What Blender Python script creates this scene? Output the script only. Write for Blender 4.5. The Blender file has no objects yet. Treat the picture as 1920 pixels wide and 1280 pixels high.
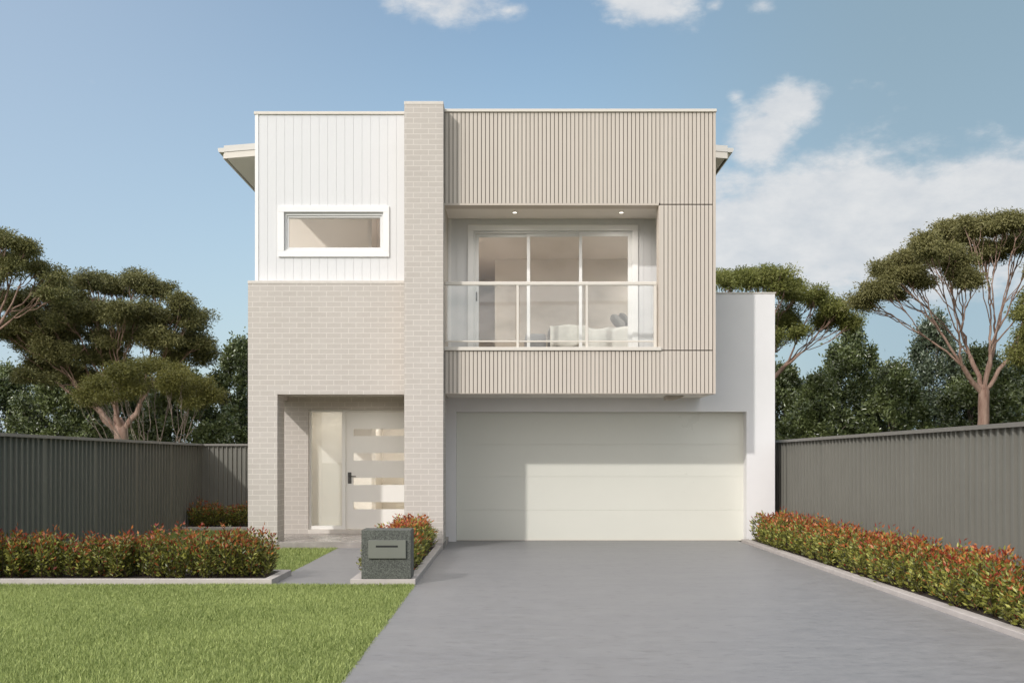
import bpy, bmesh, math, random
import numpy as np
from mathutils import Vector, Matrix

# ------------------------------------------------------------------ camera, world, sun, exposure
S = bpy.context.scene
COL = S.collection
F = 2240.0                    # focal length in photograph pixels (1920 wide)
VX, VY, CH = 952.0, 863.0, 1.333   # vanishing point and camera height
cam = bpy.data.cameras.new("camera")
cam.sensor_width = 36.0
cam.lens = F / 1920 * 36
cam.shift_x = (960 - VX) / 1920
cam.shift_y = (VY - 640) / 1920
cam.clip_start, cam.clip_end = 0.1, 4000
camo = bpy.data.objects.new("camera", cam)
camo.location = (0, 0, CH)
camo.rotation_euler = (math.pi / 2, 0, 0)
COL.objects.link(camo)
S.camera = camo

RAY = Vector((0.633, 1.0, -0.652)).normalized()      # way the sunlight travels
sun = bpy.data.lights.new("sun", 'SUN')
sun.energy = 2.1
sun.angle = math.radians(1.4)
sun.color = (1.0, 0.962, 0.925)
suno = bpy.data.objects.new("sun", sun)
suno.rotation_euler = RAY.to_track_quat('-Z', 'Y').to_euler()
suno.location = (-20, -20, 30)
COL.objects.link(suno)

S.view_settings.view_transform = 'Standard'
S.view_settings.look = 'None'
S.view_settings.exposure = -0.13
S.view_settings.gamma = 1.0
S.cycles.max_bounces = 12
S.cycles.diffuse_bounces = 6
S.cycles.glossy_bounces = 4
S.cycles.transparent_max_bounces = 16
S.cycles.transmission_bounces = 8
S.cycles.caustics_reflective = False
S.cycles.caustics_refractive = False
S.cycles.sample_clamp_indirect = 6.0


class NT:
    """small helper to write node trees"""
    def __init__(s, tree):
        s.t = tree
        s.n = tree.nodes
        s.l = tree.links

    def new(s, typ, ins=None, **kw):
        nd = s.n.new(typ)
        for k, v in kw.items():
            setattr(nd, k, v)
        for k, v in (ins or {}).items():
            sock = nd.inputs[k]
            if hasattr(v, 'is_output'):
                s.l.new(v, sock)
            else:
                sock.default_value = v
        return nd

    def math(s, op, a, b=0.0, c=None, clamp=False):
        nd = s.n.new('ShaderNodeMath')
        nd.operation = op
        nd.use_clamp = clamp
        for i, v in enumerate((a, b) if c is None else (a, b, c)):
            if hasattr(v, 'is_output'):
                s.l.new(v, nd.inputs[i])
            else:
                nd.inputs[i].default_value = v
        return nd.outputs[0]

    def mixc(s, fac, a, b, blend='MIX'):
        nd = s.n.new('ShaderNodeMix')
        nd.data_type = 'RGBA'
        nd.blend_type = blend
        for idx, v in ((0, fac), (6, a), (7, b)):
            if hasattr(v, 'is_output'):
                s.l.new(v, nd.inputs[idx])
            else:
                nd.inputs[idx].default_value = (*v, 1) if (idx > 0 and len(v) == 3) else v
        return nd.outputs[2]

    def rng(s, v, a, b, c=0.0, d=1.0, smooth=False):
        nd = s.n.new('ShaderNodeMapRange')
        if smooth:
            nd.interpolation_type = 'SMOOTHSTEP'
        for i, x in enumerate((v, a, b, c, d)):
            if hasattr(x, 'is_output'):
                s.l.new(x, nd.inputs[i])
            else:
                nd.inputs[i].default_value = x
        return nd.outputs[0]


def build_world():
    w = bpy.data.worlds.new("World")
    S.world = w
    w.use_nodes = True
    w.node_tree.nodes.clear()
    g = NT(w.node_tree)
    sky = g.new('ShaderNodeTexSky', sky_type='NISHITA', sun_disc=False)
    to_sun = -RAY
    sky.sun_elevation = math.asin(to_sun.z)
    sky.sun_rotation = math.atan2(to_sun.x, to_sun.y) % (2 * math.pi)
    sky.altitude = 20
    sky.air_density = 1.0
    sky.dust_density = 1.6
    sky.ozone_density = 1.6
    tc = g.new('ShaderNodeTexCoord')
    d = tc.outputs['Generated']
    xyz = g.new('ShaderNodeSeparateXYZ', {0: d})
    az = g.math('ARCTAN2', xyz.outputs[0], xyz.outputs[1])
    el = g.math('ARCSINE', xyz.outputs[2])
    # clouds: soft banks at fixed azimuths and heights, broken up by noise on the sky sphere
    banks = [(1640, 425, 560, 155, 1.7), (1890, 350, 330, 105, 1.5), (1300, 450, 280, 110, 1.3), (1425, 255, 85, 85, 1.2), (1468, 200, 80, 52, 1.25),
             (1380, 182, 25, 18, .6), (1420, 500, 200, 60, .85), (1760, 500, 200, 50, .5), (860, 2, 150, 52, 1.0), (735, 12, 42, 22, .6),
             (955, 20, 50, 28, .7), (1215, 8, 120, 55, 1.1), (1160, 38, 40, 16, .6), (1340, 10, 22, 14, .6), (1430, 8, 35, 24, .6),
             (1665, 288, 40, 14, .5), (2300, 300, 350, 120, 1.0), (300, -420, 500, 120, .7), (2100, -500, 500, 160, .8),
             (-700, 300, 400, 90, .7), (3200, 400, 500, 140, 1.0)]
    M = None
    for px, py, rx, ry, wt in banks:
        a0 = math.atan((px - VX) / F)
        e0 = math.atan((VY - py) / math.hypot(F, px - VX))
        u = g.math('MULTIPLY', g.math('SUBTRACT', az, a0), F / rx)
        v = g.math('MULTIPLY', g.math('SUBTRACT', el, e0), F / ry)
        r = g.math('SQRT', g.math('ADD', g.math('MULTIPLY', u, u), g.math('MULTIPLY', v, v)))
        f = g.math('MULTIPLY', g.math('MAXIMUM', g.math('SUBTRACT', 1.0, r), -0.95), wt)
        M = f if M is None else g.math('MAXIMUM', M, f)
    # broken bright cloud added out of view, overhead and behind, as fill light
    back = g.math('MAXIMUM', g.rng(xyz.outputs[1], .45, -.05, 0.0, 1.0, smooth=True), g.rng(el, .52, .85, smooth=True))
    back = g.math('MULTIPLY', back, g.rng(xyz.outputs[0], .92, .18, .12, 1.0, smooth=True))  # thinned towards the right so the left fence stays darker
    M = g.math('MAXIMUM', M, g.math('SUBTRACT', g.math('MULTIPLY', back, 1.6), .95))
    mp = g.new('ShaderNodeMapping', {'Vector': d, 'Scale': (1, 1, 1.9)})
    nz = g.new('ShaderNodeTexNoise', {'Vector': mp.outputs[0], 'Scale': 8.0, 'Detail': 10.0, 'Roughness': .60, 'Distortion': .3})
    nz2 = g.new('ShaderNodeTexNoise', {'Vector': mp.outputs[0], 'Scale': 26.0, 'Detail': 7.0, 'Roughness': .62})
    den = g.math('ADD', M, g.math('MULTIPLY', g.math('SUBTRACT', nz.outputs[0], .5), 2.3))
    den = g.math('ADD', den, g.math('MULTIPLY', g.math('SUBTRACT', nz2.outputs[0], .5), 1.5))
    mask = g.math('MULTIPLY', g.rng(den, .02, .88, smooth=True), .92)
    tint = g.mixc(1.0, sky.outputs[0], (1.14, 1.12, 1.01), 'MULTIPLY')
    mist = g.math('MULTIPLY', g.rng(el, .04, .36, 1.0, 0.0, smooth=True), .34)
    left = g.rng(az, .1, -.5, smooth=True)
    tint = g.mixc(g.math('MULTIPLY', left, .5), tint, (3.9, 4.8, 6.05))
    right = g.rng(az, -.02, .34, smooth=True)
    tint = g.mixc(g.math('MULTIPLY', right, .8), tint, (2.0, 2.85, 3.42))
    tint = g.mixc(mist, tint, (3.5, 4.6, 5.65))
    shade = g.rng(nz2.outputs[0], .3, .7)
    lo = g.mixc(shade, (4.6, 4.85, 5.15), (5.75, 5.8, 5.85))
    cc = g.mixc(back, lo, (15.0, 14.35, 14.1))  # added cloud is far brighter than the banks in view
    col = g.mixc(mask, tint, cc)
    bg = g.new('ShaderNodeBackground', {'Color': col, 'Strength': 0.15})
    out = g.new('ShaderNodeOutputWorld', {'Surface': bg.outputs[0]})


build_world()


# ------------------------------------------------------------------ helpers
def Y(s):
    return F / s


def PX(px, s):
    return (px - VX) / s


def PZ(py, s):
    return CH + (VY - py) / s


W = {}     # world location of every object's origin


class MB:
    """collects boxes, tubes and loose faces and links them as ONE mesh object"""
    def __init__(s):
        s.v, s.f, s.smooth = [], [], []

    def add(s, verts, faces, smooth=False):
        o = len(s.v)
        s.v += [tuple(p) for p in verts]
        s.f += [tuple(i + o for i in q) for q in faces]
        s.smooth += [smooth] * len(faces)
        return s

    def box(s, x0, x1, y0, y1, z0, z1, bev=0.0):
        if x1 < x0: x0, x1 = x1, x0
        if y1 < y0: y0, y1 = y1, y0
        if z1 < z0: z0, z1 = z1, z0
        if bev <= 0:
            return s.add([(x0, y0, z0), (x1, y0, z0), (x1, y1, z0), (x0, y1, z0), (x0, y0, z1), (x1, y0, z1), (x1, y1, z1), (x0, y1, z1)],
                         [(0, 3, 2, 1), (4, 5, 6, 7), (0, 1, 5, 4), (1, 2, 6, 5), (2, 3, 7, 6), (3, 0, 4, 7)])
        bm = bmesh.new()
        bmesh.ops.create_cube(bm, size=1)
        for v in bm.verts:
            v.co = Vector(((x0 + x1) / 2 + v.co.x * (x1 - x0), (y0 + y1) / 2 + v.co.y * (y1 - y0), (z0 + z1) / 2 + v.co.z * (z1 - z0)))
        bmesh.ops.bevel(bm, geom=list(bm.edges), offset=bev, segments=2, affect='EDGES', profile=.5)
        bm.verts.index_update()
        s.add([v.co[:] for v in bm.verts], [[v.index for v in q.verts] for q in bm.faces])
        bm.free()
        return s

    def tube(s, pts, rad, n=8, cap=True):
        pts = [Vector(p) for p in pts]
        rad = rad if hasattr(rad, '__len__') else [rad] * len(pts)
        rings, vs, fs = [], [], []
        for i, p in enumerate(pts):
            t = (pts[min(i + 1, len(pts) - 1)] - pts[max(i - 1, 0)]).normalized()
            a = t.orthogonal().normalized() if i == 0 else (prev - t * prev.dot(t)).normalized()
            prev = a
            b = t.cross(a)
            for k in range(n):
                th = 2 * math.pi * k / n
                vs.append(p + (a * math.cos(th) + b * math.sin(th)) * rad[i])
        for i in range(len(pts) - 1):
            for k in range(n):
                k2 = (k + 1) % n
                fs.append((i * n + k, i * n + k2, (i + 1) * n + k2, (i + 1) * n + k))
        if cap:
            fs.append(tuple(range(n))[::-1])
            fs.append(tuple(range((len(pts) - 1) * n, len(pts) * n)))
        return s.add(vs, fs, True)

    def prism(s, poly, axis, a, b):
        """extrude a 2D outline along an axis"""
        n = len(poly)
        def P(q, t):
            return {'x': (t, q[0], q[1]), 'y': (q[0], t, q[1]), 'z': (q[0], q[1], t)}[axis]
        vs = [P(q, a) for q in poly] + [P(q, b) for q in poly]
        fs = [tuple(range(n))[::-1], tuple(range(n, 2 * n))] + [(i, (i + 1) % n, n + (i + 1) % n, n + i) for i in range(n)]
        return s.add(vs, fs)

    def build(s, name, mat, parent=None, origin=None, fix=True):
        v = np.array(s.v, dtype=np.float64)
        if origin is None:
            lo, hi = v.min(0), v.max(0)
            origin = Vector(((lo[0] + hi[0]) / 2, (lo[1] + hi[1]) / 2, lo[2]))
        origin = Vector(origin)
        me = bpy.data.meshes.new(name)
        me.from_pydata([tuple(p) for p in (v - np.array(origin))], [], s.f)
        me.polygons.foreach_set('use_smooth', s.smooth)
        if fix:
            bm = bmesh.new()
            bm.from_mesh(me)
            bmesh.ops.recalc_face_normals(bm, faces=bm.faces)
            bm.to_mesh(me)
            bm.free()
        # box-projected UVs in metres, in world coordinates
        uv = me.uv_layers.new(name="UVMap")
        nl = len(me.loops)
        vi = np.empty(nl, dtype=np.int32)
        me.loops.foreach_get('vertex_index', vi)
        co = np.empty(len(me.vertices) * 3)
        me.vertices.foreach_get('co', co)
        co = co.reshape(-1, 3) + np.array(origin)
        nr = np.empty(len(me.polygons) * 3)
        me.polygons.foreach_get('normal', nr)
        nr = np.abs(nr.reshape(-1, 3))
        lt = np.empty(len(me.polygons), dtype=np.int32)
        me.polygons.foreach_get('loop_total', lt)
        ax = np.repeat(nr.argmax(1), lt)
        c = co[vi]
        u = np.where(ax == 0, c[:, 1], c[:, 0])
        w = np.where(ax == 2, c[:, 1], c[:, 2])
        uv.data.foreach_set('uv', np.stack([u, w], 1).ravel())
        return link(name, me, mat, parent, origin)


def link(name, me, mat, parent=None, origin=(0, 0, 0)):
    for m in (mat if isinstance(mat, (list, tuple)) else [mat]):
        if m is not None and m.name not in [q.name for q in me.materials if q]:
            me.materials.append(m)
    o = bpy.data.objects.new(name, me)
    COL.objects.link(o)
    place(o, origin, parent)
    return o


def place(o, origin, parent):
    origin = Vector(origin)
    W[o.name] = origin
    if parent is not None:
        o.parent = parent
        o.location = origin - W[parent.name]
    else:
        o.location = origin


def thing(name, label, cat, loc, group=None):
    o = bpy.data.objects.new(name, None)
    o.empty_display_size = .2
    COL.objects.link(o)
    place(o, loc, None)
    return tag(o, label, cat, group)


def tag(o, label, cat, group=None, kind=None):
    if label: o['label'] = label
    if cat: o['category'] = cat
    if group: o['group'] = group
    if kind: o['kind'] = kind
    return o


def struct(o):
    o['kind'] = 'structure'
    return o


# ------------------------------------------------------------------ materials
def material(name):
    m = bpy.data.materials.new(name)
    m.use_nodes = True
    m.node_tree.nodes.clear()
    g = NT(m.node_tree)
    p = g.new('ShaderNodeBsdfPrincipled')
    out = g.new('ShaderNodeOutputMaterial', {'Surface': p.outputs[0]})
    return m, g, p, out


def lk(g, a, node, sock):
    g.l.new(a, node.inputs[sock])


def plain(name, col, rough=.5, var=.06, scale=3.0, bump=0.0, bscale=120.0, metal=0.0, spec=.5, stretch=(1, 1, 1)):
    m, g, p, out = material(name)
    tc = g.new('ShaderNodeTexCoord')
    geo = g.new('ShaderNodeNewGeometry')
    mp = g.new('ShaderNodeMapping', {'Vector': geo.outputs['Position'], 'Scale': stretch})
    n = g.new('ShaderNodeTexNoise', {'Vector': mp.outputs[0], 'Scale': scale, 'Detail': 6.0, 'Roughness': .6})
    f = g.rng(n.outputs[0], .3, .7)
    c = g.mixc(f, tuple(x * (1 - var) for x in col), tuple(min(1, x * (1 + var)) for x in col))
    lk(g, c, p, 'Base Color')
    p.inputs['Roughness'].default_value = rough
    lk(g, g.rng(n.outputs[0], .3, .7, rough - .05, rough + .05), p, 'Roughness')
    p.inputs['Metallic'].default_value = metal
    p.inputs['Specular IOR Level'].default_value = spec
    if bump > 0:
        n2 = g.new('ShaderNodeTexNoise', {'Vector': geo.outputs['Position'], 'Scale': bscale, 'Detail': 3.0})
        b = g.new('ShaderNodeBump', {'Strength': bump, 'Distance': .004, 'Height': n2.outputs[0]})
        lk(g, b.outputs[0], p, 'Normal')
    return m


def brick_mat():
    m, g, p, out = material("pale_brick")
    uv = g.new('ShaderNodeUVMap')
    mp = g.new('ShaderNodeMapping', {'Vector': uv.outputs[0], 'Location': (.062, -.0935 + .003, 0)})
    b = g.new('ShaderNodeTexBrick', {'Vector': mp.outputs[0], 'Color1': (.53, .486, .440, 1), 'Color2': (.56, .516, .47, 1), 'Mortar': (.685, .64, .585, 1),
                                     'Scale': 1.0, 'Mortar Size': .0048, 'Mortar Smooth': .15, 'Bias': 0.0, 'Brick Width': .2255, 'Row Height': .0797})
    b.offset = .5
    geo = g.new('ShaderNodeNewGeometry')
    n = g.new('ShaderNodeTexNoise', {'Vector': geo.outputs['Position'], 'Scale': 1.3, 'Detail': 5.0})
    st = g.new('ShaderNodeMapping', {'Vector': geo.outputs['Position'], 'Scale': (14, 14, 90)})
    n2 = g.new('ShaderNodeTexNoise', {'Vector': st.outputs[0], 'Scale': 1.0, 'Detail': 6.0, 'Roughness': .65})
    c = g.mixc(1.0, b.outputs['Color'], g.mixc(g.rng(n.outputs[0], .3, .7), (.95, .95, .95), (1.0, 1.0, 1.0)), 'MULTIPLY')
    c = g.mixc(1.0, c, g.mixc(g.rng(n2.outputs[0], .3, .7), (.955, .95, .945), (1.02, 1.02, 1.02)), 'MULTIPLY')
    lk(g, c, p, 'Base Color')
    p.inputs['Roughness'].default_value = .85
    h = g.math('ADD', g.math('MULTIPLY', b.outputs['Fac'], -1.0), g.math('MULTIPLY', n2.outputs[0], .35))
    bp = g.new('ShaderNodeBump', {'Strength': .22, 'Distance': .006, 'Height': h})
    lk(g, bp.outputs[0], p, 'Normal')
    return m


def batten_mat():
    m, g, p, out = material("beige_batten")
    geo = g.new('ShaderNodeNewGeometry')
    sx = g.new('ShaderNodeSeparateXYZ', {0: geo.outputs['Position']})
    idx = g.math('FLOOR', g.math('MULTIPLY', g.math('ADD', sx.outputs[0], .968), 1 / .0621))
    wn = g.new('ShaderNodeTexWhiteNoise', {'W': idx}, noise_dimensions='1D')
    st = g.new('ShaderNodeMapping', {'Vector': geo.outputs['Position'], 'Scale': (70, 70, 2.5)})
    n = g.new('ShaderNodeTexNoise', {'Vector': st.outputs[0], 'Scale': 1.0, 'Detail': 6.0, 'Roughness': .6})
    f = g.math('ADD', g.math('MULTIPLY', wn.outputs[0], .45), g.math('MULTIPLY', n.outputs[0], .6))
    c = g.mixc(f, (.545, .485, .418), (.615, .555, .485))
    lk(g, c, p, 'Base Color')
    p.inputs['Roughness'].default_value = .6
    b = g.new('ShaderNodeBump', {'Strength': .1, 'Distance': .002, 'Height': n.outputs[0]})
    lk(g, b.outputs[0], p, 'Normal')
    return m


def concrete_mat():
    m, g, p, out = material("driveway_concrete")
    geo = g.new('ShaderNodeNewGeometry')
    P = geo.outputs['Position']
    st = g.new('ShaderNodeMapping', {'Vector': P, 'Scale': (4.5, 8.5, 1)})
    n = g.new('ShaderNodeTexNoise', {'Vector': st.outputs[0], 'Scale': 1.0, 'Detail': 9.0, 'Roughness': .78})
    st2 = g.new('ShaderNodeMapping', {'Vector': P, 'Scale': (1.1, 3.0, 1)})
    n2 = g.new('ShaderNodeTexNoise', {'Vector': st2.outputs[0], 'Scale': .8, 'Detail': 5.0, 'Roughness': .55})
    n3 = g.new('ShaderNodeTexNoise', {'Vector': P, 'Scale': 240.0, 'Detail': 2.0})
    st4 = g.new('ShaderNodeMapping', {'Vector': P, 'Scale': (6.5, 12, 1)})
    n4 = g.new('ShaderNodeTexNoise', {'Vector': st4.outputs[0], 'Scale': 1.0, 'Detail': 4.0, 'Roughness': .6})
    c = g.mixc(g.rng(n.outputs[0], .34, .66), (.186, .183, .185), (.256, .251, .252))
    c = g.mixc(1.0, c, g.mixc(g.rng(n2.outputs[0], .34, .66), (.95, .95, .96), (1.05, 1.048, 1.04)), 'MULTIPLY')
    c = g.mixc(g.math('MULTIPLY', g.rng(n4.outputs[0], .56, .66), .45), c, (.13, .128, .132))
    c = g.mixc(g.math('MULTIPLY', g.rng(n3.outputs[0], .35, .75), .3), c, (.40, .395, .40))
    lk(g, c, p, 'Base Color')
    lk(g, g.rng(n.outputs[0], .3, .7, .38, .56), p, 'Roughness')
    p.inputs['Specular IOR Level'].default_value = .4
    b = g.new('ShaderNodeBump', {'Strength': .06, 'Distance': .003, 'Height': g.math('ADD', n.outputs[0], g.math('MULTIPLY', n3.outputs[0], .4))})
    lk(g, b.outputs[0], p, 'Normal')
    return m


def granite_mat():
    m, g, p, out = material("dark_granite")
    geo = g.new('ShaderNodeNewGeometry')
    n = g.new('ShaderNodeTexNoise', {'Vector': geo.outputs['Position'], 'Scale': 75.0, 'Detail': 6.0, 'Roughness': .75})
    v = g.new('ShaderNodeTexVoronoi', {'Vector': geo.outputs['Position'], 'Scale': 95.0})
    n2 = g.new('ShaderNodeTexNoise', {'Vector': geo.outputs['Position'], 'Scale': 5.0, 'Detail': 3.0})
    f = g.math('ADD', g.math('MULTIPLY', n.outputs[0], .8), g.math('MULTIPLY', v.outputs[0], .25))
    c = g.mixc(g.rng(f, .38, .72), (.018, .021, .017), (.17, .18, .155))
    c = g.mixc(1.0, c, g.mixc(n2.outputs[0], (.8, .8, .8), (1.1, 1.1, 1.1)), 'MULTIPLY')
    lk(g, c, p, 'Base Color')
    p.inputs['Roughness'].default_value = .6
    b = g.new('ShaderNodeBump', {'Strength': .5, 'Distance': .004, 'Height': f})
    lk(g, b.outputs[0], p, 'Normal')
    return m


def glass_mat(name, refl=1.0, tint=(.97, .98, .975), rough=0.0):
    m, g, p, out = material(name)
    g.n.remove(p)
    tr = g.new('ShaderNodeBsdfTransparent', {'Color': (*tint, 1)})
    gl = g.new('ShaderNodeBsdfGlossy', {'Color': (1, 1, 1, 1), 'Roughness': rough})
    lw = g.new('ShaderNodeLayerWeight', {'Blend': .5})
    fr = g.math('ADD', .04, g.math('MULTIPLY', .96, g.math('POWER', lw.outputs['Facing'], 5.0)))
    mx = g.new('ShaderNodeMixShader', {0: g.math('MULTIPLY', fr, refl, clamp=True), 1: tr.outputs[0], 2: gl.outputs[0]})
    g.l.new(mx.outputs[0], out.inputs[0])
    return m


def emit_mat(name, col, strength):
    m, g, p, out = material(name)
    p.inputs['Base Color'].default_value = (.9, .9, .88, 1)
    p.inputs['Emission Color'].default_value = (*col, 1)
    p.inputs['Emission Strength'].default_value = strength
    return m


def leaf_mat(name, rough=.4, spec=.5, trans=.25):
    """leaf colour comes from a per-leaf attribute"""
    m, g, p, out = material(name)
    at = g.new('ShaderNodeAttribute', attribute_name='leaf_colour')
    lk(g, at.outputs['Color'], p, 'Base Color')
    p.inputs['Roughness'].default_value = rough
    p.inputs['Specular IOR Level'].default_value = spec
    tl = g.new('ShaderNodeBsdfTranslucent', {'Color': at.outputs['Color']})
    mx = g.new('ShaderNodeMixShader', {0: trans, 1: p.outputs[0], 2: tl.outputs[0]})
    g.l.new(mx.outputs[0], out.inputs[0])
    return m


def bark_mat(name, c0, c1):
    m, g, p, out = material(name)
    geo = g.new('ShaderNodeNewGeometry')
    st = g.new('ShaderNodeMapping', {'Vector': geo.outputs['Position'], 'Scale': (5, 5, 1.2)})
    n = g.new('ShaderNodeTexNoise', {'Vector': st.outputs[0], 'Scale': 1.5, 'Detail': 7.0, 'Roughness': .65})
    lk(g, g.mixc(g.rng(n.outputs[0], .32, .68), c0, c1), p, 'Base Color')
    p.inputs['Roughness'].default_value = .85
    b = g.new('ShaderNodeBump', {'Strength': .5, 'Distance': .02, 'Height': n.outputs[0]})
    lk(g, b.outputs[0], p, 'Normal')
    return m


BRICK = brick_mat()
BRICKCAP = plain("brick_capping", (.66, .615, .56), .8, .05, 12, .2)
BATTEN = batten_mat()
BACKING = plain("batten_backing", (.13, .108, .09), .8, .05)
BEIGE = plain("beige_trim", (.56, .495, .425), .5, .03)
CREAM = plain("cream_trim", (.68, .635, .565), .45, .02)
WHITE = plain("white_board", (.69, .69, .69), .5, .015, 2)
WTRIM = plain("white_trim", (.83, .825, .81), .4, .01)
RENDER = plain("white_render", (.82, .805, .80), .8, .025, 1.5, .25, 180)
SOFFIT = plain("soffit_lining", (.80, .755, .695), .7, .02)
GDOOR = plain("garage_door_enamel", (.72, .715, .64), .32, .015, 1.2, .0)
FDOOR = plain("front_door_paint", (.84, .825, .785), .4, .015)
METAL = plain("dark_handle_metal", (.09, .085, .08), .35, .05, metal=.6)
FRAME = plain("aluminium_frame", (.74, .735, .72), .35, .01)
GLASS = glass_mat("window_glass", .7)
BGLASS = glass_mat("balustrade_glass", 1.3)
CONC = concrete_mat()
KERB = plain("kerb_concrete", (.475, .435, .405), .85, .09, 5, .3, 90)
SLAB = plain("porch_slab", (.33, .30, .275), .25, .22, 2.2, .1)
GRANITE = granite_mat()
PLATE = plain("letter_plate_metal", (.165, .172, .145), .42, .04)
FENCE = plain("fence_steel", (.190, .186, .162), .55, .05, 1.5, spec=.2)
RAIL = plain("fence_rail_steel", (.185, .175, .155), .4, .04)
SOIL = plain("garden_soil", (.045, .033, .024), .95, .35, 14, .9, 60)
TURF = plain("turf_base", (.12, .15, .045), .95, .25, 9, .8, 90)
EARTH = plain("far_ground", (.09, .10, .04), .95, .3, .4)
ROOMWALL = plain("room_wall_paint", (.74, .665, .585), .8, .01)
HALLWALL = plain("hall_wall_paint", (.84, .80, .74), .8, .01)
FLOORW = plain("room_floor", (.62, .56, .49), .6, .08, 4)
LINEN = plain("white_linen", (.66, .63, .59), .9, .03, 8, .3, 60)
GREYFAB = plain("grey_fabric", (.22, .205, .19), .95, .08, 12, .4, 200)
BENCHFAB = plain("bench_fabric", (.34, .33, .34), .95, .05, 12, .4, 200)
GUTTER = plain("gutter_steel", (.62, .60, .555), .4, .02)
DARK = plain("slot_black", (.006, .006, .006), .6, .02)
def sheer_mat():
    m, g, p, out = material("sheer_curtain")
    p.inputs['Base Color'].default_value = (.86, .84, .80, 1)
    p.inputs['Roughness'].default_value = .9
    tl = g.new('ShaderNodeBsdfTranslucent', {'Color': (.88, .86, .82, 1)})
    mx = g.new('ShaderNodeMixShader', {0: .5, 1: p.outputs[0], 2: tl.outputs[0]})
    g.l.new(mx.outputs[0], out.inputs[0])
    return m


SHEER = sheer_mat()
LAMP = emit_mat("downlight_lens", (1, .93, .82), 3.5)

# ------------------------------------------------------------------ ground, drive, path, kerbs
g_ = MB().box(-1500, 1500, -600, 2500, -.6, -.03)
struct(g_.build('ground', EARTH))
yK = Y(174.8)                     # front face of the garden kerbs
struct(MB().box(-1.0, 3.83, -6, 19.9, -.3, 0).build('driveway', CONC))
struct(MB().box(-2.60, -1.69, yK, Y(122.8), -.25, -.002).build('path', CONC))
struct(MB().box(-14, -1.004, -6, yK, -.28, -.022).box(-6.25, -2.604, yK + 1.15, 24.4, -.28, -.022)
       .box(-2.63 + .0, -2.604, yK, yK + 1.15, -.28, -.022).build('lawn', TURF))
struct(MB().box(-6.25, -2.634, yK + .10, yK + 1.05, -.26, .045).box(-1.59, -1.09, yK + .1, 17.9, -.26, .045)
       .box(3.955, 4.58, -6, 19.6, -.26, .035).box(-6.25, -3.97, 23.0, 24.45, -.26, .04).build('soil', SOIL))
struct(MB().box(-6.25, -2.53, yK, yK + .098, -.2, .063, .006).box(-2.63, -2.53, yK + .1, yK + 1.05, -.2, .061, .006)
       .box(-6.25, -2.53, yK + 1.052, yK + 1.148, -.2, .061, .006).build('garden_kerb', KERB))
struct(MB().box(-1.69, -.99, yK, yK + .098, -.2, .063, .006).box(-1.69, -1.592, yK + .1, 17.915, -.2, .061, .006)
       .box(-1.088, -.99, yK + .1, 17.915, -.2, .061, .006).box(-1.088, -.975, 17.917, 19.67, -.2, .082, .006).build('planter_kerb', KERB))
struct(MB().box(3.832, 3.952, -6, 19.6, -.2, .048, .008).build('driveway_kerb', KERB))
struct(MB().box(-6.25, -3.97, 22.9, 22.998, -.2, .06, .006).build('back_kerb', KERB))

# ------------------------------------------------------------------ the house
house = thing('house', 'two storey white, pale brick and beige batten house with balcony over a double garage', 'house', (0, 19.5, 0))
sB, sP, sX, sW, sD, sPB, sR, sC = 122.8, 125.0, 122.5, 113.85, 112.3, 110.3, 115.3, 121.5
yB, yP, yX, yW, yD, yPB, yR, yC = (Y(s) for s in (sB, sP, sX, sW, sD, sPB, sR, sC))
yRev = Y(119.1)
XL, XP0, XP1 = -3.966, -1.552, -.968
SLZ = .093
ZL, ZT = 2.343, 4.077             # porch lintel, top of the left brickwork

# slab under the porch
MB().box(XL, XP0, yB, 20.9, -.2, SLZ, .004).box(XP0 + .002, XP1, yP, 18.69, -.2, SLZ - .002, .004).build('porch_floor', SLAB, house)

# left brickwork with the porch opening
m = MB()
m.box(XL, -3.518, yB, yRev, SLZ, ZL)
m.box(XL, XP0, yB, yRev, ZL, ZT - .045)
m.box(XL, XL + .23, yRev, 20.55, ZL, ZT - .045)
m.box(XL, -3.39, yPB, yPB + .23, SLZ, 2.62)
m.box(-3.39, XP0, yPB, yPB + .23, PZ(768, sPB), 2.62)
m.box(XL, XL + .23, yPB + .23, 21.2, SLZ - .1, ZT - .045)
m.box(XL, XL + .23, 21.2, 23.8, SLZ - .1, .75)  # side opening above this, added to let light into the hall
m.box(XL, XL + .23, 21.2, 23.8, 2.4, ZT - .045)
m.box(XL, XL + .23, 23.8, 29, SLZ - .1, ZT - .045)
m.build('brick_wall', BRICK, house)
MB().box(XL - .004, XP0, yB - .006, yC + .1, ZT - .045, ZT, .004).build('brick_sill', BRICKCAP, house)
MB().box(-3.73, XP0, yRev + .002, yPB - .002, 2.56, 2.60).build('porch_ceiling', SOFFIT, house)
MB().box(-3.735, XP0, 18.82, 20.5, 4.0, 4.04).build('porch_roof', SOFFIT, house)
MB().box(XP0 + .004, -1.13, 18.70, yPB + .2, SLZ, 2.34).build('porch_side_wall', BRICK, house)

# brick pier
m = MB()
m.box(XP0, XP1, yP, 18.698, SLZ, 6.668)
m.box(XP0, XP1, 18.698, yR + .25, 2.36, 6.668)
pier = m.build('brick_pier', BRICK, house)
MB().box(XP0 - .003, XP1 + .003, yP - .004, yR + .25, 6.668, 6.717, .005).build('pier_capping', BRICKCAP, pier)

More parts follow.
